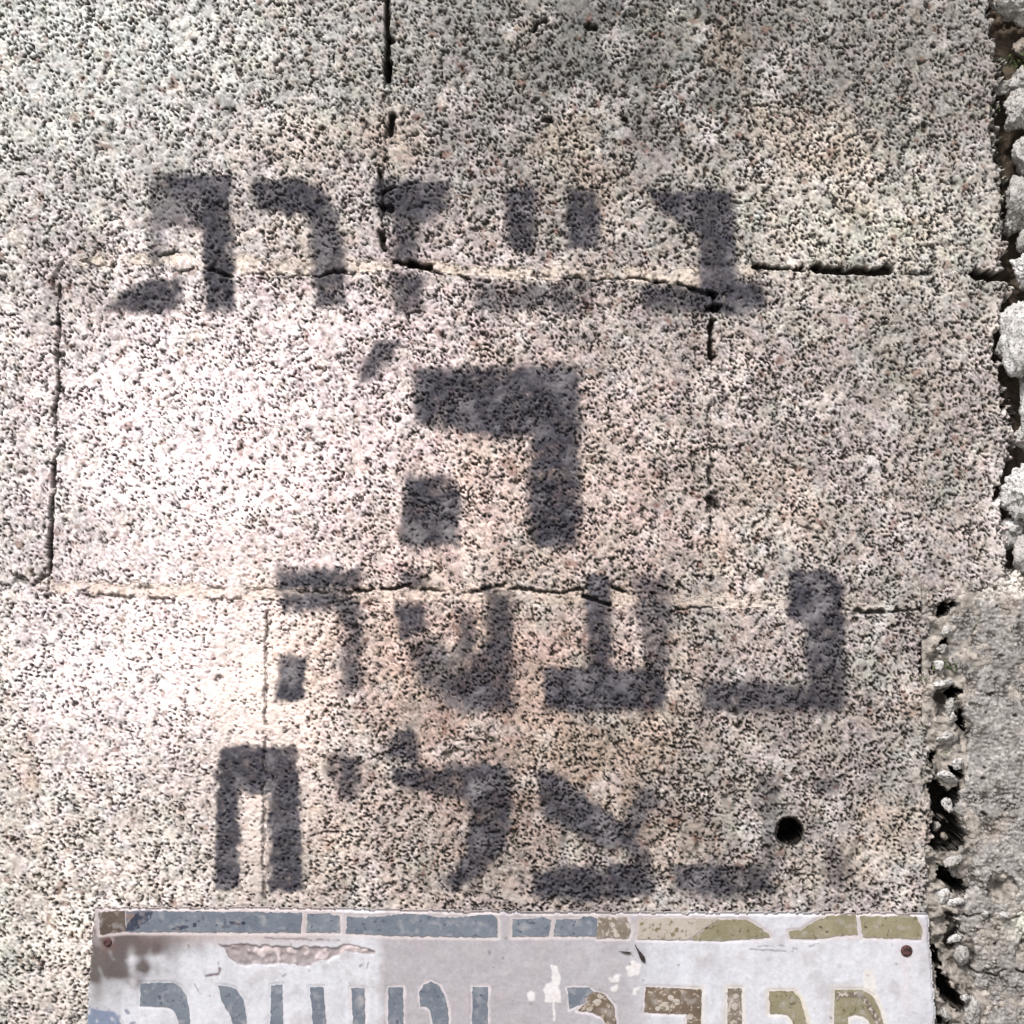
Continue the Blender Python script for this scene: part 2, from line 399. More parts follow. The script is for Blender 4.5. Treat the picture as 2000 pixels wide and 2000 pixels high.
# weathered stone colour as albedo, with broad light fall-off painted in
K = 0.66
def tone(rgb): return lin(*rgb, K)[None, None, :]
patina_light = np.ones((NY, NX, 3)) * tone((164, 156, 152))
def lay(w, rgb):
    global patina_light
    w = np.clip(w, 0, 1)[..., None]
    patina_light = patina_light * (1 - w) + tone(rgb) * w
lay(1.0 * gauss(1180, 60, 620, 350), (110, 109, 106))  # upper right darkened: light fall-off painted in
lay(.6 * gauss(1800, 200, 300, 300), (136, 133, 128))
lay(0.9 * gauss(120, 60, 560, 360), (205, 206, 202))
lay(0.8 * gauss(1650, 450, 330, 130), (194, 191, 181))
lay(0.9 * gauss(380, 840, 480, 340), (255, 242, 243))  # left centre lightened: glow painted into the stone colour
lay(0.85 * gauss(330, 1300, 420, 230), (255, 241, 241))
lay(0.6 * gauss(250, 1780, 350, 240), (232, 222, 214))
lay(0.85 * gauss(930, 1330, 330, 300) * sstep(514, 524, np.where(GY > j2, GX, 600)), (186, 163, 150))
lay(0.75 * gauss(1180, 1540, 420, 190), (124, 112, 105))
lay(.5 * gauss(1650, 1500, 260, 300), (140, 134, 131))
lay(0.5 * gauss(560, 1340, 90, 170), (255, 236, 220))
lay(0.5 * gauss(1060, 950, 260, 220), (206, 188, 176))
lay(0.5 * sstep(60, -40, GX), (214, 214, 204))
lay(0.28 * sstep(.4, 1.8, fnoise(150, 61)) * sstep(300, 700, GX), (204, 184, 164))
lay(0.50 * sstep(.3, 1.6, fnoise(110, 62)) * (1 - clean), (150, 149, 142))
lay(.30 * sstep(.2, 1.8, fnoise(44, 68)) * (1 - .7 * clean), (142, 138, 132))
lay(.30 * sstep(.3, 1.6, fnoise(52, 69)), (220, 214, 210))
lay(0.45 * gauss(60, 1560, 30, 130) * sstep(-1, 1, fnoise(40, 66)), (186, 160, 136))
tonal = cid + (.62 - cid) * .6 * smooth
patina_light = patina_light * (0.34 + 1.24 * tonal - .16 * seam * (1 - .6 * clean))[..., None] * (1 + 0.05 * big + .05 * fine)[..., None]
hue = fnoise(19, 63)[..., None]; hue2 = fnoise(30, 64)[..., None]
patina_light = patina_light * (1 + hue * np.array([.014, -.001, -.014]) + hue2 * np.array([.008, -.007, .004]))
rust = sstep(1.7, 2.4, fnoise(15, 67) + .2 * hue[..., 0]); lay(rust * .55, (120, 84, 70))
patina_light = patina_light * (1 + .028 * gauss(950, 950, 700, 700)[..., None] * np.array([1.2, -.9, -.3]))
lay(mort_soft * .65 * sstep(1300, 1000, GY), (228, 212, 196))
lay(mort_soft * .6 * sstep(900, 1100, GY), (222, 203, 190))
lay(.7 * mort_soft * sstep(1350, 1420, GX) * sstep(900, 1000, GY), (226, 218, 208))
lay(0.7 * sstep(70, 5, dE) * gauss(1960, 1000, 60, 120), (238, 228, 225))
lay(0.8 * sstep(60, 5, dE) * gauss(1960, 630, 50, 60), (236, 226, 218))
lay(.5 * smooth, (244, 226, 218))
patina_light = np.clip(patina_light, 0.01, 0.80)
# dark grains, plus shade painted into the pits, seams and cracks
pit_shade = np.clip(dark * (0.97 - .24 * clean), 0, 0.98)

def cell_ok(mask): return mask[:-1, :-1]
blkc = blk[:-1, :-1]; in1c = cell_ok(in1 & (GX > 100) & (GX < 1495)); in2c = cell_ok(in2 & (GX > 75) & (GX < 1740))
innerc = cell_ok(inner)
ATT = {'surface_tone': patina_light, 'speck_shade': pit_shade}
wall = empty('stone_wall', (0.5, 0.0, -1.3))
tag(wall, 'pale pitted limestone block wall stencilled with faded grey Hebrew graffiti', 'wall', kind='thing')
names = {1: 'pale greenish upper left block', 2: 'grey coarse upper right block', 3: 'narrow block at the left end of the middle course',
         4: 'bright pinkish middle block under the large graffiti letter', 5: 'grey block at the right of the middle course',
         6: 'pale smooth lower left block', 7: 'warm pitted lower block with a drilled hole'}
for k in range(1, 8):
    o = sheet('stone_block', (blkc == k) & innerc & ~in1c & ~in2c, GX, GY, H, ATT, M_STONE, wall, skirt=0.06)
    o['label'] = names[k]
for m in (in1c, in2c):
    sheet('mortar_joint', m & innerc, GX, GY, H, ATT, M_STONE, wall, skirt=0.03)

# ------------------------------------------------------------------ stencilled letters: film of paint that follows the relief
# each letter: list of (outline, cover, edge softness)
LET = [
 [([(318, 342), (452, 342), (455, 470), (456, 605), (402, 608), (398, 450), (385, 430), (352, 398), (330, 360)], .93, 6),
  ([(292, 345), (330, 342), (400, 430), (396, 450), (318, 445), (315, 520), (292, 520)], .48, 7),
  ([(212, 603), (240, 572), (288, 548), (352, 545), (357, 590), (328, 609), (260, 609)], .9, 7)],
 [([(496, 352), (590, 350), (640, 385), (625, 420), (570, 418), (500, 405)], .9, 7),
  ([(590, 365), (640, 385), (664, 440), (672, 520), (672, 597), (618, 597), (612, 480), (600, 425)], .78, 7)],
 [([(726, 358), (800, 352), (876, 362), (866, 405), (830, 425), (740, 418)], .9, 7), ([(772, 420), (818, 424), (812, 512), (770, 512)], .72, 7),
  ([(768, 538), (826, 540), (824, 608), (775, 610)], .85, 9)],
 [([(990, 368), (1042, 366), (1044, 480), (1030, 495), (1000, 485), (988, 430)], .88, 6), ([(1108, 372), (1160, 370), (1172, 410), (1168, 482), (1112, 484)], .9, 6),
  ([(930, 552), (1040, 555), (1150, 545), (1152, 605), (935, 606)], .56, 10)],
 [([(1268, 374), (1432, 374), (1438, 560), (1370, 562), (1366, 458), (1330, 432), (1290, 408)], .92, 6),
  ([(1252, 558), (1380, 558), (1385, 612), (1260, 606)], .74, 8), ([(1372, 545), (1485, 552), (1494, 600), (1440, 616), (1380, 606)], .92, 8)],
 [([(738, 668), (780, 669), (764, 698), (722, 742), (704, 748), (706, 716)], .75, 6)],
 [([(812, 722), (1118, 716), (1132, 745), (1130, 918), (1042, 918), (1038, 850), (968, 853), (880, 836), (812, 818)], .93, 8),
  ([(1038, 905), (1130, 905), (1128, 950), (1036, 950)], .62, 8), ([(1034, 938), (1128, 936), (1134, 1000), (1126, 1064), (1050, 1066), (1030, 1040)], .96, 7),
  ([(795, 933), (878, 928), (898, 975), (890, 1060), (800, 1066), (783, 1050)], .96, 7)],
 [([(543, 1113), (700, 1113), (705, 1148), (545, 1150)], .9, 6), ([(543, 1160), (660, 1158), (640, 1190), (552, 1192)], .85, 6),
  ([(640, 1160), (704, 1165), (708, 1345), (672, 1348), (668, 1220)], .70, 9), ([(547, 1281), (598, 1284), (590, 1366), (541, 1368)], .97, 5)],
 [([(782, 1114), (830, 1116), (832, 1150), (780, 1150)], .60, 7), ([(778, 1180), (832, 1178), (828, 1272), (808, 1290), (780, 1248)], .84, 6)],
 [([(950, 1150), (1000, 1160), (1000, 1384), (915, 1386), (880, 1330), (925, 1290), (948, 1270)], .80, 8), ([(896, 1190), (925, 1190), (930, 1290), (895, 1285)], .66, 8), ([(800, 1262), (838, 1245), (890, 1290), (930, 1385), (885, 1385), (830, 1340)], .56, 10)],
 [([(1144, 1124), (1188, 1122), (1194, 1200), (1190, 1315), (1146, 1315)], .84, 6), ([(1244, 1124), (1306, 1124), (1312, 1200), (1308, 1310), (1262, 1315), (1245, 1200)], .58, 9),
  ([(1062, 1304), (1290, 1310), (1298, 1350), (1290, 1388), (1068, 1386)], .92, 6)],
 [([(1540, 1120), (1612, 1112), (1646, 1145), (1646, 1225), (1590, 1220), (1538, 1205)], .97, 6), ([(1575, 1215), (1647, 1205), (1648, 1385), (1588, 1380), (1570, 1265)], .80, 8),
  ([(1368, 1345), (1395, 1330), (1600, 1340), (1640, 1388), (1380, 1386)], .78, 9)],
 [([(424, 1490), (432, 1466), (450, 1456), (582, 1460), (587, 1742), (529, 1744), (525, 1548), (466, 1545), (466, 1738), (422, 1737)], .96, 4)],
 [([(638, 1480), (665, 1468), (698, 1488), (706, 1530), (690, 1566), (665, 1546), (638, 1512)], .72, 8)],
 [([(752, 1450), (800, 1418), (818, 1445), (820, 1492), (762, 1478)], .82, 6), ([(765, 1500), (850, 1502), (980, 1490), (996, 1512), (994, 1600), (985, 1655), (930, 1718), (884, 1740), (872, 1722), (908, 1670), (920, 1600), (915, 1560), (840, 1548), (770, 1530)], .84, 7)],
 [([(1048, 1508), (1092, 1514), (1160, 1570), (1240, 1625), (1232, 1650), (1180, 1654), (1066, 1598)], .86, 7), ([(1250, 1540), (1288, 1530), (1290, 1570), (1238, 1640), (1210, 1615)], .55, 8),
  ([(1220, 1640), (1262, 1650), (1276, 1700), (1235, 1700)], .65, 8), ([(1049, 1702), (1150, 1692), (1268, 1690), (1276, 1745), (1150, 1760), (1046, 1750)], .92, 7)],
 [([(1318, 1698), (1400, 1690), (1498, 1694), (1510, 1742), (1400, 1752), (1325, 1735)], .88, 8), ([(1478, 1510), (1516, 1510), (1520, 1700), (1488, 1700)], .40, 10)],
 [([(1585, 1520), (1638, 1524), (1634, 1556), (1590, 1550)], .5, 8)],  # upper piece of the faint last letter; its lower piece follows
 [([(1616, 1662), (1662, 1665), (1656, 1735), (1618, 1730)], .48, 10)],
]
LAB = ['faded grey letter at the left end of the top graffiti row', 'hooked letter second from the left in the top graffiti row', 'letter crossing the upright joint in the top graffiti row',
       'letter of two short strokes over a faint base in the top graffiti row', 'bold letter at the right end of the top graffiti row', 'small slanting apostrophe under the top graffiti row',
       'largest letter standing alone in the middle', 'letter with a detached square foot at the left of the third row', 'short stroke second from the left in the third row',
       'smudged letter with a heavy right stroke in the third row', 'letter with a broad flat base in the third row', 'dark headed letter at the right end of the third row',
       'arch shaped letter just above the sign at left', 'small faint letter beside the arch shaped one', 'tall curved letter in the bottom row', 'crossed diagonal letter in the bottom row',
       'faint letter with dark base left of the drilled hole', 'upper piece of the almost vanished letter right of the drilled hole', 'lower piece of the almost vanished letter right of the drilled hole']
blotch = fnoise(40, 70); mott = fnoise(17, 73)
wobx = 2.4 * fnoise(12, 71); woby = 2.4 * fnoise(12, 72)
for strokes, lab in zip(LET, LAB):
    allp = [p for s in strokes for p in s[0]]
    sl = window(allp, 22)
    inv = np.ones(GX[sl].shape)
    for pts, cov, soft in strokes:
        d = poly_sdf(GX[sl] + wobx[sl], GY[sl] + woby[sl], pts)
        a = sstep(soft * 2.1, -soft * 1.7, d) * np.clip(cov * (1.06 + 0.14 * blotch[sl]), 0, 1)
        inv *= 1 - a
    cover = 1 - inv
    # the film breaks up on the highest grains and grows patchy where it is thin
    speckle = cid[sl] * .8 + .2 * (fine[sl] * .2 + .5)
    cover = cover * np.clip(1.0 + .10 * mott[sl] - .05 * np.abs(fine[sl]), .5, 1.06)
    cover = np.clip(cover - 0.20 * sstep(.62, .95, speckle) * (1.15 - cover), 0, 1) * 0.96
    worn = np.clip(-0.16 + 0.30 * cid[sl] + 0.22 * blotch[sl] + .12 * mott[sl] + .30 * (1 - cover) + .06 * fine[sl] + .14 * mort_soft[sl] * 1.0, 0, .8)
    F = (np.maximum.reduce([cover[:-1, :-1], cover[1:, :-1], cover[:-1, 1:], cover[1:, 1:]]) > 0.05) & innerc[sl[0], sl[1]][:cover.shape[0] - 1, :cover.shape[1] - 1]
    o = sheet('stencilled_letter', F, GX[sl], GY[sl], H[sl] + 0.00025, {'cover': cover, 'speck_shade': dark[sl] * .75, 'worn': worn}, M_PAINT, wall)
    o['label'] = lab

# ------------------------------------------------------------------ the rest of the wall, beyond the stretch seen close up
def plain_stone_mat():
    m, t, b, _ = new_mat('limestone_beyond')
    tc = node(t, 'ShaderNodeTexCoord').outputs['Object']
    vo = node(t, 'ShaderNodeTexVoronoi', feature='DISTANCE_TO_EDGE'); vo.inputs['Scale'].default_value = 170
    t.links.new(tc, vo.inputs['Vector'])
    r = node(t, 'ShaderNodeMapRange'); r.inputs['From Min'].default_value = 0.05; r.inputs['From Max'].default_value = 0.17
    t.links.new(vo.outputs['Distance'], r.inputs['Value'])
    c = mix(t, noise_ramp(t, tc, 5, .35, .65), (.40, .385, .35), (.52, .48, .45))
    c = mix(t, 1.0, c, mix(t, noise_ramp(t, tc, 700, .3, .7), (.72, .72, .7), (1.15, 1.15, 1.15)), 'MULTIPLY')
    c2 = mix(t, noise_ramp(t, tc, 120, .42, .55), c, (.035, .03, .026))
    c = mix(t, r.outputs[0], c2, c)
    t.links.new(c, b.inputs['Base Color']); b.inputs['Roughness'].default_value = .93
    bump(t, b, r.outputs[0], 0.002, .8)
    return m
M_FAR = plain_stone_mat()
def block(x0, x1, y0, y1, parent, mat, thick=0.25, front=0.0, name='stone_block'):
    g = 0.0015
    bm = bmesh.new()
    (ax, az), (bx, bz) = W(x0, y1), W(x1, y0)
    bmesh.ops.create_cube(bm, size=1, matrix=Matrix.Translation(((ax + bx) / 2, front + thick / 2, (az + bz) / 2)) @ Matrix.Diagonal((bx - ax - 2 * g, thick, bz - az - 2 * g, 1)))
    bmesh.ops.bevel(bm, geom=bm.edges[:], offset=0.003, segments=2, affect='EDGES')
    me = bpy.data.meshes.new(name); bm.to_mesh(me); bm.free()
    return link(name, me, mat, parent)
rows = [(-1900, -1300), (-1300, -680), (-680, -62), (-62, 510), (510, 1150), (1150, 2062), (2062, 2700), (2700, 3330), (3330, 3960), (3960, 4590)]
for i, (a, b_) in enumerate(rows):
    inner_row = a >= -62 and b_ <= 2062
    x = -2600 + (i % 2) * 380
    while x < (-62 if inner_row else 1830):
        w = random.choice([900, 1150, 1280])
        xe = min(x + w, -62 if inner_row else 1830)
        if xe - x > 60 : block(x, xe, a, b_, wall, M_FAR)
        x = xe
# backing of the blocks
block(-61, 1824, -61, 1160, wall, M_CORE, 0.16, 0.062, 'wall_core')
block(-61, 1812, 1162, 2061, wall, M_CORE, 0.16, 0.062, 'wall_core')

# ------------------------------------------------------------------ rubble masonry and cement to the right
rub = empty('rubble_wall', (1.1, 0.0, -1.3))
tag(rub, 'rough broken masonry with pale stones and a grey cement patch along the right edge', 'wall', kind='thing')
def small_grid(x0, x1, y0, y1, st):
    X, Y = np.meshgrid(np.arange(x0, x1, st), np.arange(y0, y1, st))
    fn = lambda size, seed, **k: fnoise(size, seed, shape=X.shape, step=st, **k)
    return X, Y, fn
# crumbling mortar that fills the gap, broken open in places
X, Y, fn = small_grid(1800, 2080, -100, 2250, 2.2)
n9, n20, n46 = fn(8, 82), fn(18, 81), fn(40, 80)
upper = sstep(1135, 1095, Y)
w1, w2, wc = worley(X + 2 * n9, Y + 300, 15.0, 78)
D = -0.0030 + 0.0022 * n46 + 0.0014 * n20 + .0005 * n9 + .0003 * fn(4.5, 87) + .0020 * np.sqrt(np.clip(w2 - w1, 0, 1)) + .0022 * (wc - .5)
D = np.where(D > -0.0005, -0.0005 + .35 * (D + .0005), D)
D -= .030 * upper
HOL = [([(1830, 1204), (1834, 1184), (1848, 1176), (1870, 1176), (1856, 1186), (1842, 1204)], 1), ([(1840, 1250), (1850, 1250), (1848, 1260), (1840, 1260)], .7), ([(1814, 1306), (1824, 1306), (1822, 1320), (1814, 1318)], .6),
       ([(1826, 1350), (1846, 1346), (1848, 1372), (1842, 1400), (1832, 1398)], .45), ([(1852, 1358), (1860, 1344), (1868, 1340), (1872, 1352), (1866, 1364), (1854, 1366)], 1), ([(1870, 1388), (1880, 1386), (1890, 1418), (1888, 1426), (1876, 1422)], 1),
       ([(1816, 1468), (1824, 1466), (1824, 1494), (1818, 1496)], .7), ([(1856, 1494), (1868, 1502), (1880, 1512), (1872, 1524), (1860, 1512)], .9), ([(1818, 1520), (1832, 1528), (1856, 1546), (1872, 1534), (1880, 1552), (1880, 1590), (1866, 1600), (1838, 1602), (1822, 1600), (1818, 1560)], 1),
       ([(1818, 1602), (1850, 1606), (1866, 1596), (1876, 1610), (1890, 1630), (1880, 1644), (1862, 1658), (1830, 1662), (1818, 1650)], .95), ([(1836, 1692), (1854, 1700), (1866, 1716), (1884, 1722), (1890, 1742), (1872, 1744), (1850, 1728), (1836, 1712)], .95),
       ([(1848, 1776), (1860, 1780), (1872, 1812), (1882, 1830), (1866, 1850), (1852, 1860), (1846, 1830), (1852, 1800)], .6), ([(1817, 1842), (1824, 1846), (1832, 1884), (1840, 1904), (1828, 1902), (1818, 1880)], .75),
       ([(1830, 1900), (1846, 1906), (1862, 1930), (1884, 1954), (1890, 1974), (1868, 1976), (1846, 1958), (1834, 1932)], .95), ([(1830, 1985), (1850, 1990), (1846, 2004), (1832, 2004)], .7), ([(1826, 1258), (1834, 1262), (1832, 1286), (1826, 1284)], .35)]
hole_b = np.zeros(X.shape)
for pts, k in HOL:
    hole_b = np.maximum(hole_b, k * sstep(5.5, -2.0, poly_sdf(X + 3 * n9 + 2 * fn(16, 85), Y + 3 * fn(9, 86), pts)))
D -= 0.007 * sstep(.25, .6, hole_b)
for pts in ([(1818, 1828), (1830, 1868), (1850, 1896), (1872, 1918), (1890, 1950)], [(1818, 1790), (1850, 1772), (1880, 1778)], [(1826, 1440), (1850, 1448), (1870, 1440)], [(1822, 1500), (1828, 1522)]):
    D = np.maximum(D, np.where(seg_dist(X + 3 * n9, Y + 3 * n20, pts) < 5.5, .0012 + .0006 * n9, -1))
bp = np.ones((*X.shape, 3)) * tone((150, 143, 136))
bp = bp * (.72 + .56 * wc)[..., None] * np.clip(1 + .13 * n9 + .12 * n20 + .10 * n46, .45, 1.5)[..., None]
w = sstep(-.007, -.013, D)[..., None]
bp = bp * (1 - w) + tone((92, 80, 68)) * w                                # browner and darker where the bed lies deep
bl = np.clip(.95 * sstep(.25, .55, hole_b) + .6 * sstep(.14, .02, w2 - w1) * sstep(-.3, .8, n20) + .75 * sstep(1.2, 2.0, fn(7, 88)) + .55 * sstep(-.2, 1.2, fn(24, 89)) * hole_b + .5 * sstep(.75, .95, hole_b), 0, .9)  # holes and deep seams blackened with painted shade
sheet('mortar_bed', ((hole_b < .62) | (X > 2070))[:-1, :-1], X, Y, D, {'surface_tone': np.clip(bp, .01, .8), 'speck_shade': bl}, M_STONE, rub, skirt=.055)
block(1826, 2078, -96, 2240, rub, M_CORE, .1, .056, 'masonry_core')
# cement patch
CEM = [(1876, 1186), (1900, 1160), (1925, 1128), (1960, 1112), (2090, 1104), (2090, 2240), (1905, 2240), (1924, 2000), (1922, 1960), (1900, 1920), (1896, 1860), (1876, 1810), (1866, 1790), (1882, 1745), (1890, 1715), (1897, 1680),
       (1888, 1640), (1882, 1605), (1872, 1575), (1886, 1530), (1880, 1480), (1898, 1425), (1880, 1390), (1886, 1352), (1870, 1315), (1858, 1280), (1850, 1240), (1852, 1210)]
X, Y, fn = small_grid(1820, 2092, 1080, 2244, 2.2)
n5, n12, n30, n90 = fn(5, 90), fn(12, 91), fn(30, 92), fn(90, 93)
d = poly_sdf(X + 4 * n30 + 2 * n12, Y + 4 * fn(28, 94) + 2 * n12, CEM)
a1, a2, ac = worley(X + 3 * n12, Y + 700, 9.0, 95)
cd = sstep(.10, -.02, (a2 - a1) - .10 - .17 * fn(18, 96))
cpit = sstep(1.9, 2.4, fn(12, 97))
D = 0.0012 + 0.00022 * n12 + 0.00035 * n30 + 0.0014 * n90 + .0006 * np.sqrt(np.clip(a2 - a1, 0, 1)) - .0010 * cd + .00030 * n5 - .003 * cpit
D -= 0.0022 * sstep(-14, -1, d) + 0.010 * sstep(-1, 3, d)
h2 = sstep(33, 28, np.hypot(X - 1957, (Y - 1734)) + 2 * n12 + n5)
h3 = sstep(26, 14, np.hypot(X - 2003, Y - 1852) + 3 * n12)
D -= 0.024 * h2 * (0.85 + .25 * sstep(1760, 1715, Y)) + 0.006 * h3
crk = np.zeros(X.shape)
for pts, w in (([(1862, 1779), (1890, 1788), (1925, 1786), (1960, 1792), (1990, 1788)], 2.0), ([(1870, 1812), (1892, 1835), (1900, 1850), (1896, 1890)], 2.6), ([(1880, 1670), (1895, 1682), (1893, 1700)], 2.2),
               ([(1900, 1895), (1950, 1908)], 1.6), ([(1905, 1940), (1925, 1960), (1922, 2000)], 2.4), ([(1985, 1895), (2010, 1900)], 2.2), ([(1895, 1376), (1915, 1378)], 3), ([(1916, 1590), (1930, 1598)], 2.4), ([(1930, 1356), (1938, 1358)], 3)):
    crk = np.maximum(crk, sstep(w + 2, w - 1, seg_dist(X + 2.5 * n12, Y + 2.5 * n30, pts)))
D -= .004 * crk
cp = np.ones((*X.shape, 3)) * tone((146, 142, 139))
def layc(w, rgb):
    global cp
    w = np.clip(w, 0, 1)[..., None]; cp = cp * (1 - w) + tone(rgb) * w
layc(.7 * sstep(-.8, 1.2, n90), (160, 156, 152))
layc(.9 * sstep(1200, 1120, Y + 10 * n30), (238, 230, 222))
layc(.8 * np.exp(-((X - 1990) / 30) ** 2 - ((Y - 1800) / 28) ** 2), (226, 224, 212))
layc(.6 * np.exp(-((X - 1935) / 40) ** 2 - ((Y - 1830) / 38) ** 2), (166, 158, 150))
layc(.85 * h2, (66, 58, 50)); layc(.8 * h3, (104, 106, 112))  # hollows coloured darker, standing in for the shade inside them
layc(.3 * sstep(.8, 1.8, fn(70, 99)), (158, 136, 122))
layc(.40 * sstep(.2, 1.6, fn(26, 101)), (122, 118, 112))
cp = cp * (1 + .16 * fn(3.4, 102))[..., None]
cp = cp * (.76 + .48 * ac)[..., None] * (1 + .10 * n5)[..., None]
cl = np.clip(.55 * h2 * sstep(-.8, .8, n12) + .6 * h3 + .9 * cd * sstep(-.6, .9, fn(40, 98)) + .8 * cpit + crk, 0, .95)  # dark mask for hollows, pits and cracks, shade included
sheet('cement_patch', (d < 2.5)[:-1, :-1], X, Y, D, {'surface_tone': np.clip(cp, .01, .8), 'speck_shade': cl}, M_STONE, rub, skirt=0.05)

def stone_mesh(r, seed, rough=0.22, sub=4):
    bm = bmesh.new(); bmesh.ops.create_icosphere(bm, subdivisions=sub, radius=1)
    from mathutils import noise
    o = Vector((seed * 3.7, seed * 1.3, seed * 2.1))
    planes = [(Vector((random.gauss(0, 1), random.gauss(0, 1), random.gauss(0, 1))).normalized(), random.uniform(.50, .85)) for _ in range(12)]
    for v in bm.verts:
        p = v.co.copy(); rad = 1.0
        for n, dd in planes:
            k = p.dot(n)
            if k > dd * 0.999: rad = min(rad, dd / k + .02)
        rad *= 1 + rough * noise.noise(p * 1.6 + o) + rough * .9 * noise.noise(p * 4.0 + o) + .12 * noise.noise(p * 10 + o) + .05 * noise.noise(p * 24 + o)
        v.co = Vector((p.x * r[0], p.y * r[1], p.z * r[2])) * rad * 1.12
    for f in bm.faces: f.smooth = True
    me = bpy.data.meshes.new('rubble_stone'); bm.to_mesh(me); bm.free()
    return me
def stone(x, y, rx, ry, dep, mat, out=0.0, tilt=0, sub=4):
    me = stone_mesh((rx * PX, dep * PX, ry * PX), random.random() * 40, sub=sub)
    o = link('rubble_stone', me, mat, rub)
    wx_, wz_ = W(x, y)
    o.matrix_world = Matrix.Translation((wx_, -out * PX, wz_)) @ Matrix.Rotation(math.radians(tilt), 4, 'Y')
    o.matrix_parent_inverse = Matrix.Identity(4)
    o.location = Vector((wx_, -out * PX, wz_)) - rub.location
    o.rotation_euler = (0, math.radians(tilt), 0)
    return o
for a in [(1992, 2, 48, 36, 40, M_GREY, -10, 10), (2006, 88, 24, 20, 24, M_BROWN, -22, 0), (2004, 148, 32, 24, 30, M_GREY, -14, -20), (1996, 216, 48, 36, 40, M_GREY, -6, 15),
          (1962, 168, 20, 12, 20, M_GREY, -22, -25), (2008, 298, 36, 44, 40, M_GREY, -8, 0), (2002, 388, 36, 54, 40, M_GREY, -8, 8), (2008, 462, 28, 24, 30, M_GREY, -14, 0), (1974, 438, 14, 20, 20, M_GREY, -24, 0),
          (2006, 530, 36, 36, 40, M_WHITE, 0, -20), (2010, 660, 48, 84, 50, M_WHITE, 4, 6), (1960, 676, 18, 26, 24, M_WHITE, -14, 10), (2012, 800, 28, 62, 36, M_WHITE, -8, 0), (1996, 855, 16, 22, 22, M_GREY, -18, 0),
          (2006, 954, 54, 56, 50, M_WHITE, 2, 30), (1986, 1028, 18, 18, 22, M_WHITE, -14, 0), (1972, 1050, 22, 30, 20, M_GREY, -20, 0), (2002, 1092, 28, 40, 34, M_GREY, -6, 0), (2016, 1020, 30, 40, 30, M_GREY, -14, 0), (2030, 590, 30, 30, 30, M_GREY, -10, 0),
          # the ragged gap beside the lower block
          # loose stones in the ragged gap beside the lower block
          (1842, 1268, 11, 10, 16, M_GREY, -2, 0), (1848, 1232, 12, 10, 16, M_WHITE, -2, 20), (1834, 1300, 9, 13, 14, M_WHITE, -4, 20), (1842, 1336, 20, 7, 16, M_WHITE, 0, -12),
          (1858, 1382, 11, 15, 16, M_GREY, -6, 10), (1860, 1404, 10, 12, 16, M_WHITE, -6, 0), (1846, 1438, 16, 10, 16, M_WHITE, -2, -8), (1869, 1490, 10, 11, 16, M_WHITE, 4, 30), (1846, 1516, 21, 9, 20, M_WHITE, 2, 26),
          (1851, 1572, 11, 16, 20, M_WHITE, -8, -20), (1838, 1622, 8, 10, 14, M_GREY, -34, 0), (1852, 1640, 9, 8, 12, M_BROWN, -34, 0), (1866, 1680, 22, 11, 20, M_GREY, 0, -18), (1866, 1706, 9, 8, 14, M_GREY, -14, 0),
          (1842, 1750, 11, 15, 16, M_WHITE, -2, 20), (1866, 1764, 16, 8, 14, M_WHITE, 0, -10), (1925, 1784, 9, 6, 10, M_WHITE, 0, -5), (1962, 1786, 12, 7, 12, M_WHITE, 0, 10), (1880, 1862, 16, 22, 18, M_GREY, -4, 0),
          (1866, 1836, 14, 6, 14, M_WHITE, -4, -30), (1884, 1950, 9, 8, 12, M_WHITE, 0, 0), (1850, 1984, 13, 14, 18, M_GREY, -8, 0), (1898, 1978, 16, 26, 22, M_GREY, -4, 0)]:
    x, y, rx, ry, dep, mat, out, tilt = a
    if y < 1120: x += 5; ry *= 1.08; dep *= .8
    stone(x, y, rx, ry, dep, mat, out - 2, tilt, sub=5 if rx > 30 else 4)
# more rubble past the frame
for i in range(240):
    x = random.uniform(2065, 2900); y = random.uniform(-900, 1080)
    stone(x, y, random.uniform(40, 80), random.uniform(36, 70), 40, random.choice([M_WHITE, M_GREY, M_GREY]), random.uniform(-14, 0), random.uniform(-40, 40), sub=2)
block(1950, 3000, -1900, 1100, rub, M_CORE, 0.2, 0.048, 'masonry_core')
block(2091, 3000, 1106, 4600, rub, M_GREY, 0.2, 0.0, 'cement_patch')
block(1832, 2088, 2246, 4600, rub, M_GREY, 0.2, 0.0, 'cement_patch')
block(1835, 1948, -1900, -102, rub, M_GREY, 0.2, 0.004, 'masonry_core')

# moss in the gap
bm = bmesh.new()
for cx, cy, n, sp in ((1852, 1300, 70, 11), (1800, 1322, 20, 8), (1842, 1470, 24, 9), (1978, 118, 60, 14), (1950, 210, 20, 8), (1850, 1690, 30, 10)):
    for _ in range(n):
        x, y = random.gauss(cx, sp), random.gauss(cy, sp * .5)
        a, z = W(x, y); yy = random.uniform(-.004, .012)
        p = Vector((a, yy, z)); d1 = Vector((random.uniform(-1, 1), random.uniform(-1, -.1), random.uniform(-1, 1))) * .0035
        d2 = Vector((random.uniform(-1, 1), random.uniform(-1, 1), random.uniform(-1, 1))) * .0016
        bm.faces.new([bm.verts.new(q) for q in (p - d2, p + d1 * .5 - d2 * .2, p + d1, p + d2)])
me = bpy.data.meshes.new('moss'); bm.to_mesh(me); bm.free()
M_MOSS = rough_mat('moss', (.035, .055, .018), (.06, .085, .03), (.02, .03, .01), 100)
o = link('moss', me, M_MOSS); tag(o, 'tufts of green moss growing in the broken gap at right', 'moss', kind='stuff')

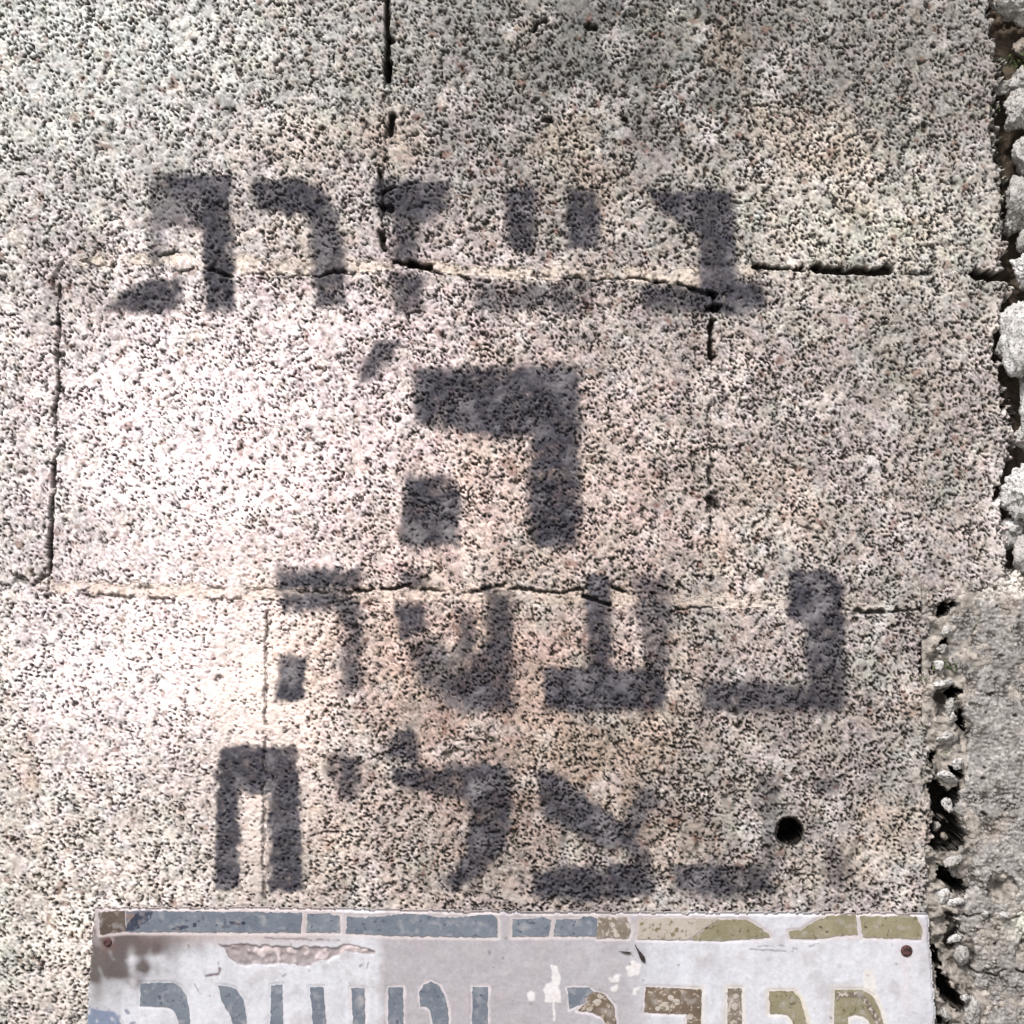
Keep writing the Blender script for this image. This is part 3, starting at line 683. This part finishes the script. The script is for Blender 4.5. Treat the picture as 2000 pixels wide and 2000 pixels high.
# ------------------------------------------------------------------ the street sign
M_CORNER = glaze_mat('dirty_brown_fill', (.045, .034, .029), (.080, .063, .052), (.15, .125, .105), .55, .9)
SY = 0.011                                         # how far its face stands out of the wall plane
sign = empty('street_sign', (0.5, -0.006, -0.12))
tag(sign, 'worn white street sign with blue grey and olive Hebrew letters on the stone wall', 'sign')
BORD = [('border_piece', M_CORNER, 'weathered brown border piece at the left corner', [(199, 1776), (249, 1773), (250, 1813), (201, 1818)]),
 ('border_piece', M_BLUE, 'long blue grey border piece stained black at its left end', [(252, 1773), (340, 1774), (592, 1777), (590, 1815), (400, 1814), (252, 1813)]),
 ('border_piece', M_BLUE, None, [(603, 1779), (640, 1778), (665, 1783), (666, 1815), (600, 1814)]),
 ('border_piece', M_BLUE, None, [(680, 1784), (711, 1786), (755, 1784), (791, 1778), (833, 1781), (859, 1786), (905, 1786), (936, 1781), (960, 1780), (971, 1789), (972, 1824), (768, 1821), (677, 1816)]),
 ('border_piece', M_BLUE, None, [(1000, 1789), (1040, 1789), (1058, 1784), (1076, 1791), (1071, 1822), (1000, 1823)]),
 ('border_piece', M_BLUE, None, [(1085, 1790), (1124, 1789), (1150, 1784), (1165, 1788), (1162, 1822), (1080, 1822)]),
 ('border_piece', M_AGG, 'crumbled border piece showing its aggregate', [(1167, 1786), (1222, 1786), (1230, 1812), (1225, 1826), (1164, 1826)]),
 ('border_piece', M_PALE, 'bleached border piece turning olive at its right end', [(1246, 1789), (1331, 1787), (1400, 1789), (1340, 1829), (1243, 1828)]),
 ('border_piece', M_OLIVE, 'olive border piece with a sloping chipped end', [(1402, 1790), (1453, 1790), (1466, 1797), (1497, 1817), (1500, 1824), (1414, 1831), (1344, 1829)]),
 ('border_piece', M_OLIVE, None, [(1537, 1813), (1560, 1812), (1594, 1790), (1623, 1782), (1667, 1782), (1670, 1820), (1633, 1821), (1586, 1828), (1539, 1826)]),
 ('border_piece', M_OLIVE, None, [(1674, 1784), (1783, 1784), (1795, 1807), (1793, 1828), (1680, 1824)])]
def down(pts_top, b):                              # letter that carries on below: straight feet
    return pts_top
LTR = [('letter', M_BLUE, [(280, 1914), (342, 1913), (358, 1922), (368, 1938), (373, 1960), (376, 2000), (378, 2108), (358, 2108), (355, 2000), (350, 1978), (343, 1965), (331, 1959), (278, 1957)]),
 ('letter', M_BLUE, [(429, 1918), (448, 1920), (466, 1926), (479, 1947), (484, 1983), (485, 2108), (463, 2108), (461, 2000), (451, 1970), (438, 1950)]),
 ('letter', M_BLUE, [(533, 1918), (554, 1916), (556, 2000), (558, 2060), (532, 2060), (531, 2000)]),
 ('letter', M_BLUE, [(608, 1922), (634, 1922), (640, 2000), (648, 2060), (690, 2068), (692, 2000), (690, 1957), (688, 1923), (714, 1923), (714, 2000), (713, 2108), (622, 2108), (614, 2000)]),
 ('letter', M_BLUE, [(760, 1922), (788, 1922), (789, 2000), (790, 2108), (762, 2108), (760, 2000)]),
 ('letter', M_BLUE, [(820, 1930), (828, 1917), (843, 1910), (859, 1919), (868, 1935), (873, 1952), (878, 2000), (880, 2108), (852, 2108), (848, 2000), (841, 1966), (832, 1958), (822, 1958)]),
 ('letter', M_BLUE, [(923, 1921), (953, 1921), (952, 2000), (952, 2108), (924, 2108), (923, 2000)]),
 ('letter', M_BLUE, [(1107, 1922), (1150, 1922), (1158, 1929), (1142, 1941), (1142, 1950), (1111, 1963)]),
 ('letter', M_BROWNFILL, [(1144, 1942), (1160, 1930), (1179, 1935), (1197, 1957), (1203, 2000), (1205, 2108), (1186, 2108), (1186, 2000), (1174, 1980), (1156, 1970), (1128, 1966), (1144, 1951)]),
 ('letter', M_BROWNFILL, [(1259, 1921), (1367, 1926), (1366, 2000), (1364, 2108), (1340, 2108), (1339, 1973), (1256, 1970)]),
 ('letter', M_AGG, [(1418, 1924), (1445, 1924), (1445, 2000), (1445, 2060), (1418, 2060), (1417, 2000)]),
 ('letter', M_OLIVE, [(1498, 1929), (1545, 1929), (1558, 1943), (1565, 1965), (1573, 2000), (1576, 2108), (1550, 2108), (1549, 2000), (1542, 1984), (1534, 1975), (1522, 1972), (1500, 1972)]),
 ('letter', M_OLIVE, [(1626, 1926), (1679, 1927), (1700, 1940), (1714, 1967), (1722, 2000), (1726, 2108), (1702, 2108), (1699, 2000), (1691, 1985), (1680, 1977), (1665, 1974), (1651, 1978), (1651, 2000), (1651, 2060), (1626, 2060), (1624, 2000)])]
OUT = [(191, 1768), (600, 1769), (1000, 1777), (1500, 1779), (1806, 1780), (1812, 1850), (1822, 2000), (1828, 2170), (160, 2164), (172, 2000), (183, 1850), (187, 1790)]
X, Y, fn = small_grid(150, 1836, 1755, 2176, 2.0)
n4, n10, n30, n80 = fn(4.5, 110), fn(10, 111), fn(30, 112), fn(90, 113)
d = poly_sdf(X + 1.0 * n10, Y + 1.0 * n10, OUT)
nearp = np.full(X.shape, 99.0)
for _, mt, *rest in [(b[0], b[1], b[3]) for b in BORD] + [(l[0], l[1], l[2]) for l in LTR]:
    pts = rest[0]
    xs = [p[0] for p in pts]; ys = [p[1] for p in pts]
    j = slice(max(0, int((min(xs) - 20 - 150) / 2)), int((max(xs) + 20 - 150) / 2) + 1); i = slice(max(0, int((min(ys) - 20 - 1755) / 2)), int((max(ys) + 20 - 1755) / 2) + 1)
    nearp[i, j] = np.minimum(nearp[i, j], poly_sdf(X[i, j], Y[i, j], pts))
Ds = SY + 0.00012 * n30 + 0.00004 * n10 - 0.002 * sstep(-5, 0, d)
Ds -= 0.0005 * sstep(7, 2, nearp)                                        # bed of the inlay
SCAR = [(438, 1843), (476, 1839), (560, 1842), (640, 1845), (685, 1840), (703, 1843), (734, 1852), (732, 1857), (711, 1855), (678, 1851), (647, 1864), (605, 1879), (593, 1880), (554, 1874), (510, 1877), (474, 1878), (451, 1864), (447, 1850)]
ds = poly_sdf(X + 1.5 * n10, Y + 1.5 * n10, SCAR)
scar = sstep(2, -2, ds)
Ds -= 0.0012 * scar - scar * 0.0004 * n10
sp = np.ones((*X.shape, 3)) * tone((200, 201, 207)) 
def lays(w, rgb):
    global sp
    w = np.clip(w, 0, 1)[..., None]; sp = sp * (1 - w) + tone(rgb) * w
streak = fnoise(40, 120, shape=X.shape, step=2.0, aniso=0.45, ang=0.0)
grey = sstep(735, 760, X + 3 * n30) * sstep(1330, 1180, X + 12 * n80)
lays(grey * .85, (158, 153, 157)); lays(grey * .5 * sstep(-1, 1.6, streak), (160, 150, 152))
lays(.55 * sstep(1050, 1300, X) * sstep(1500, 1250, X) * sstep(-1, 1.5, n80), (194, 198, 206))
lays(.25 * sstep(0, 2, fn(46, 121)), (176, 174, 182))
lays(.40 * sstep(-.5, 2, streak), (170, 169, 175))
lays(.5 * sstep(.6, 1.8, n30 + .5 * n10), (170, 164, 166))
lays(.75 * sstep(735, 600, X) * sstep(1850, 1822, Y), (176, 162, 160))
up = np.exp(-((X - 215) / 100) ** 2 - ((Y - 1848) / 60) ** 2)
up = up * (1 + .25 * fn(16, 122) + .2 * streak)
lays(.95 * np.clip(up * 1.5 * (1 + .3 * n30), 0, 1), (82, 73, 72)); lays(.85 * np.exp(-((X - 300) / 80) ** 2 - ((Y - 1835) / 22) ** 2), (98, 86, 84))
lays(.5 * np.exp(-((X - 196) / 18) ** 2 - ((Y - 1905) / 90) ** 2), (96, 90, 84))
for cx, cy, rx, ry in ((262, 1868, 8, 20), (316, 1864, 12, 8)): lays(.42 * np.exp(-((X - cx) / rx) ** 2 - ((Y - cy) / ry) ** 2), (236, 236, 240))
lays(sstep(6.5, 2.5, nearp + 1.2 * n10 + 1.4 * n30) * (Y > 1832) * sstep(600, 700, X) * .75, (208, 200, 203))
lays(sstep(10, 4, nearp) * (Y <= 1832) * .8, (190, 180, 180))
lays(.5 * sstep(1300, 1360, X) * sstep(13, 4, nearp) * (Y > 1840), (206, 200, 190))
lays(scar * .95, (150, 139, 139)); lays(scar * sstep(.2, 1.2, n10 + n30) * .7, (214, 200, 200)); lays(scar * sstep(1855, 1880, Y) * .5, (150, 146, 150))
rim = sstep(2.6, .4, np.abs(ds)) * sstep(-1.1, .4, n10); lays(rim * .75, (116, 100, 100))
blob = np.zeros(X.shape)
for pts in ([(1075, 1879), (1087, 1880), (1095, 1902), (1092, 1922), (1097, 1944), (1088, 1950), (1062, 1950), (1065, 1935), (1059, 1924), (1073, 1912), (1078, 1900)], [(1029, 1934), (1036, 1929), (1046, 1934), (1046, 1948), (1032, 1948)],
            [(1222, 1884), (1232, 1872), (1248, 1874), (1246, 1895), (1230, 1903), (1221, 1892)], [(1187, 1904), (1212, 1896), (1208, 1910), (1190, 1912)], [(1080, 1950), (1084, 1950), (1085, 1990), (1081, 1988)], [(1236, 1925), (1247, 1918), (1241, 1938), (1234, 1936)], [(1193, 1922), (1206, 1918), (1208, 1926), (1194, 1930)]):
    blob = np.maximum(blob, sstep(1.5, -1.5, poly_sdf(X + 1.2 * n10, Y + 1.2 * n10, pts)))
lays(blob * .9, (216, 212, 212)); Ds += blob * .00025
cone = sstep(3, -3, poly_sdf(X, Y, [(1682, 1890), (1690, 1884), (1700, 1890), (1708, 1930), (1716, 1960), (1700, 1940), (1680, 1926)])); lays(cone * .5, (216, 208, 196))
cone2 = sstep(3, -2, poly_sdf(X, Y, [(1545, 1925), (1562, 1942), (1575, 1975), (1584, 2010), (1572, 2010), (1560, 1950)])); lays(cone2 * .6, (206, 196, 176))
bl_d = np.hypot((X - 170) / 1.25, Y - 2062); blu = sstep(106, 84, bl_d + 8 * n10 + 9 * fn(16, 130)); lays(blu * .93, (112, 124, 148))
lays(.8 * sstep(128, 105, bl_d + 10 * n30) * sstep(.9, 1.4, fn(8, 131)), (120, 124, 140))
lays(.5 * np.exp(-((X - 1766) / 26) ** 2 - ((Y - 1851) / 22) ** 2), (190, 180, 184)); lays(.22 * np.exp(-((X - 1763) / 10) ** 2) * sstep(1855, 1870, Y) * sstep(2010, 1940, Y), (206, 186, 190))
lays(.6 * np.exp(-((X - 216) / 14) ** 2 - ((Y - 1838) / 16) ** 2), (120, 90, 80))
for pts, k in (([(1462, 1848), (1490, 1850), (1545, 1851)], .6), ([(1475, 1842), (1530, 1840)], .3), ([(408, 1900), (420, 1897), (430, 1896), (434, 1886)], 1.6), ([(383, 1913), (392, 1928), (396, 1935)], .4), ([(1576, 1842), (1596, 1837)], .4), ([(706, 1882), (711, 1873)], .8), ([(718, 1885), (722, 1874)], .5), ([(556, 1900), (562, 1896)], .7), ([(522, 1826), (600, 1829), (665, 1830)], .7)):
    s = sstep(1.5 + 2.2 * k, .5 * k, seg_dist(X + n10, Y + n10, pts)) * sstep(-1.3, .2, n10 + .4); lays(s * min(1, .55 + .3 * k), (110, 98, 104))
lays(sstep(-3.5, 0, d) * .35, (200, 190, 186))
sp = np.clip(sp * (1 + .025 * n4 + .02 * n10)[..., None], .01, .85)
sl_l = np.clip(.6 * sstep(2.6, 3.1, fn(9, 133)), 0, 1)
def slab_mat():
    m, t, b, _ = new_mat('weathered_white_slab')
    tc = node(t, 'ShaderNodeTexCoord').outputs['Object']
    c = node(t, 'ShaderNodeAttribute', attribute_name='surface_tone').outputs['Color']
    s = node(t, 'ShaderNodeAttribute', attribute_name='speck_shade').outputs['Fac']
    c = mix(t, 1.0, c, mix(t, noise_ramp(t, tc, 300, .3, .7, 8), (.93, .92, .92), (1.04, 1.04, 1.04)), 'MULTIPLY')
    c = mix(t, s, c, (.10, .085, .08))
    t.links.new(c, b.inputs['Base Color']); b.inputs['Roughness'].default_value = .55; b.inputs['Specular IOR Level'].default_value = .3
    bump(t, b, noise_ramp(t, tc, 500, .2, .8), .0002, .5)
    return m
sheet('slab', (d < 0)[:-1, :-1], X, Y, Ds, {'surface_tone': sp, 'speck_shade': sl_l}, slab_mat(), sign, skirt=-0.001)

def inlay(name, pts, mat, front, label=None, jag=0.6):
    """flat inlaid piece with real thickness and an uneven, softly broken outline"""
    P = []
    for (ax, ay), (bx, by) in zip(pts, pts[1:] + [pts[0]]):
        L = math.hypot(bx - ax, by - ay); n = max(1, int(L / 5))
        for i in range(n):
            t_ = i / n; j = jag * random.gauss(0, 1) if i else 0
            P.append((ax + (bx - ax) * t_ - (by - ay) / L * j, ay + (by - ay) * t_ + (bx - ax) / L * j))
    bm = bmesh.new()
    vs = [bm.verts.new((W(*p)[0], -front, W(*p)[1])) for p in P]
    f = bm.faces.new(vs)
    if f.normal.length == 0: f.normal_update()
    f.normal_update()
    if f.normal.y > 0: f.normal_flip()
    r = bmesh.ops.extrude_face_region(bm, geom=[f])
    for v in [g for g in r['geom'] if isinstance(g, bmesh.types.BMVert)]: v.co.y = -front - 0.0
    for v in vs: v.co.y = -front + 0.0015
    bm.faces.ensure_lookup_table()
    bmesh.ops.recalc_face_normals(bm, faces=bm.faces[:])
    bmesh.ops.triangulate(bm, faces=[q for q in bm.faces if len(q.verts) > 4])
    me = bpy.data.meshes.new(name); bm.to_mesh(me); bm.free()
    o = link(name, me, mat, sign)
    if label: o['label'] = label
    return o
for nm, mt, lb, pts in BORD: inlay(nm, pts, mt, SY + .00015, lb, .8)
for nm, mt, pts in LTR:
    lb = {M_BLUE: 'blue grey inlaid letter', M_OLIVE: 'olive inlaid letter', M_BROWNFILL: 'crumbling brown letter', M_AGG: 'letter stroke worn to bare aggregate'}[mt]
    inlay(nm, pts, mt, SY + .00015, lb, .6)
# lower border, below the picture
for x in range(200, 1790, 160): inlay('border_piece', [(x, 2128), (x + 148, 2128), (x + 148, 2156), (x, 2156)], M_BLUE if x < 1100 else M_OLIVE, SY + .00015)
# patches of lost glaze, black soot on the blue border
def smear(pts, mat, name, front): inlay(name, pts, mat, front, None, 1.2)
M_SOOT = glaze_mat('black_soot_stain', (.018, .02, .035), (.04, .045, .065), (.10, .12, .15), .62, .7)
M_SOOTB = glaze_mat('brown_soot_stain', (.12, .09, .085), (.17, .13, .12), (.10, .09, .10), .56, .7)
smear([(253, 1777), (290, 1776), (280, 1792), (262, 1808), (253, 1810)], M_SOOTB, 'stain', SY + .00035)
smear([(272, 1775), (304, 1774), (300, 1786), (284, 1798), (268, 1810), (252, 1812), (254, 1800), (262, 1788)], M_SOOT, 'stain', SY + .0005)
for pts in ([(340, 1808), (356, 1804), (366, 1801), (374, 1804), (362, 1808), (348, 1811)], [(381, 1797), (388, 1796), (388, 1804), (382, 1805)], [(436, 1803), (444, 1800), (444, 1806), (438, 1807)], [(451, 1794), (458, 1793), (484, 1796), (480, 1800), (456, 1799)]):
    smear(pts, M_SOOT, 'stain', SY + .00035)
smear([(1646, 1931), (1672, 1930), (1690, 1942), (1712, 1978), (1719, 2000), (1708, 2000), (1694, 1970), (1676, 1942), (1640, 1941), (1628, 1946), (1628, 1932)], M_AGG, 'chipped_glaze', SY + .00035)
for cx, cy, r in ((1296, 1958, 12), (1308, 1942, 8), (1345, 1979, 8), (1318, 1950, 9), (1282, 1963, 6), (1165, 1950, 9), (1172, 1938, 7), (1150, 1962, 8), (1188, 1958, 4), (1432, 1958, 9), (1430, 1990, 8), (1434, 1938, 6)):
    pts = [(cx + r * random.uniform(.7, 1.1) * math.cos(a), cy + .85 * r * random.uniform(.7, 1.1) * math.sin(a)) for a in [k * math.tau / 8 for k in range(8)]]
    smear(pts, M_PALE, 'plaster_spot', SY + .0004)

def screw(x, y, r):
    bm = bmesh.new(); cx, cz = W(x, y); R = r * PX
    prof = [(R * 1.0, 0.0), (R * 1.0, .0006), (R * .8, .0016), (R * .45, .0021), (R * .2, .0012), (0, .0010)]
    rings = []
    for rad, h in prof[:-1]:
        rings.append([bm.verts.new((cx + rad * math.cos(a), -SY - h + .0002, cz + rad * math.sin(a))) for a in [k * math.tau / 20 for k in range(20)]])
    for A, B in zip(rings[:-1], rings[1:]):
        for k in range(20): bm.faces.new([A[k], A[(k + 1) % 20], B[(k + 1) % 20], B[k]])
    bm.faces.new(rings[-1])
    for f in bm.faces: f.smooth = True
    bmesh.ops.recalc_face_normals(bm, faces=bm.faces[:])
    me = bpy.data.meshes.new('screw'); bm.to_mesh(me); bm.free()
    return link('screw', me, M_RUST, sign)
screw(1765, 1851, 11.5)
screw(216, 1834, 8.5)
# the splinter stuck to the face
def splinter(a, b, r, bulge):
    bm = bmesh.new(); rings = []
    n = 8
    for i in range(n + 1):
        t_ = i / n; x = a[0] + (b[0] - a[0]) * t_ + random.uniform(-.4, .4); y = a[1] + (b[1] - a[1]) * t_
        rad = r * PX * (0.15 + math.sin(math.pi * min(1, t_ ** bulge)) + .05); cx, cz = W(x, y)
        rings.append([bm.verts.new((cx + rad * math.cos(q), -SY - .0012 + rad * .7 * math.sin(q), cz + rad * .7 * math.cos(q))) for q in [k * math.tau / 7 for k in range(7)]])
    for A, B in zip(rings[:-1], rings[1:]):
        for k in range(7): bm.faces.new([A[k], A[(k + 1) % 7], B[(k + 1) % 7], B[k]])
    bm.faces.new(rings[0]); bm.faces.new(rings[-1])
    bmesh.ops.recalc_face_normals(bm, faces=bm.faces[:])
    me = bpy.data.meshes.new('splinter'); bm.to_mesh(me); bm.free()
    return link('splinter', me, M_BLACK)
tag(splinter((1238, 1838), (1258, 1873), 3.2, 2.2), 'thin black splinter pointing down at right on the white street sign', 'splinter', 'dark splinters stuck to the sign')
tag(splinter((1207, 1851), (1231, 1855), 2.2, 1.6), 'short flat dark splinter just left of the longer one on the street sign', 'splinter', 'dark splinters stuck to the sign')

# ------------------------------------------------------------------ pavement at the foot of the wall
bm = bmesh.new()
for v in ((-400, -400), (400, -400), (400, 400), (-400, 400)): bm.verts.new((v[0], v[1], -1.3))
bm.faces.new(bm.verts[:])
me = bpy.data.meshes.new('pavement'); bm.to_mesh(me); bm.free()
tag(link('pavement', me, rough_mat('pavement', (.32, .31, .29), (.25, .24, .22), (.15, .15, .14), 4)), kind='structure')
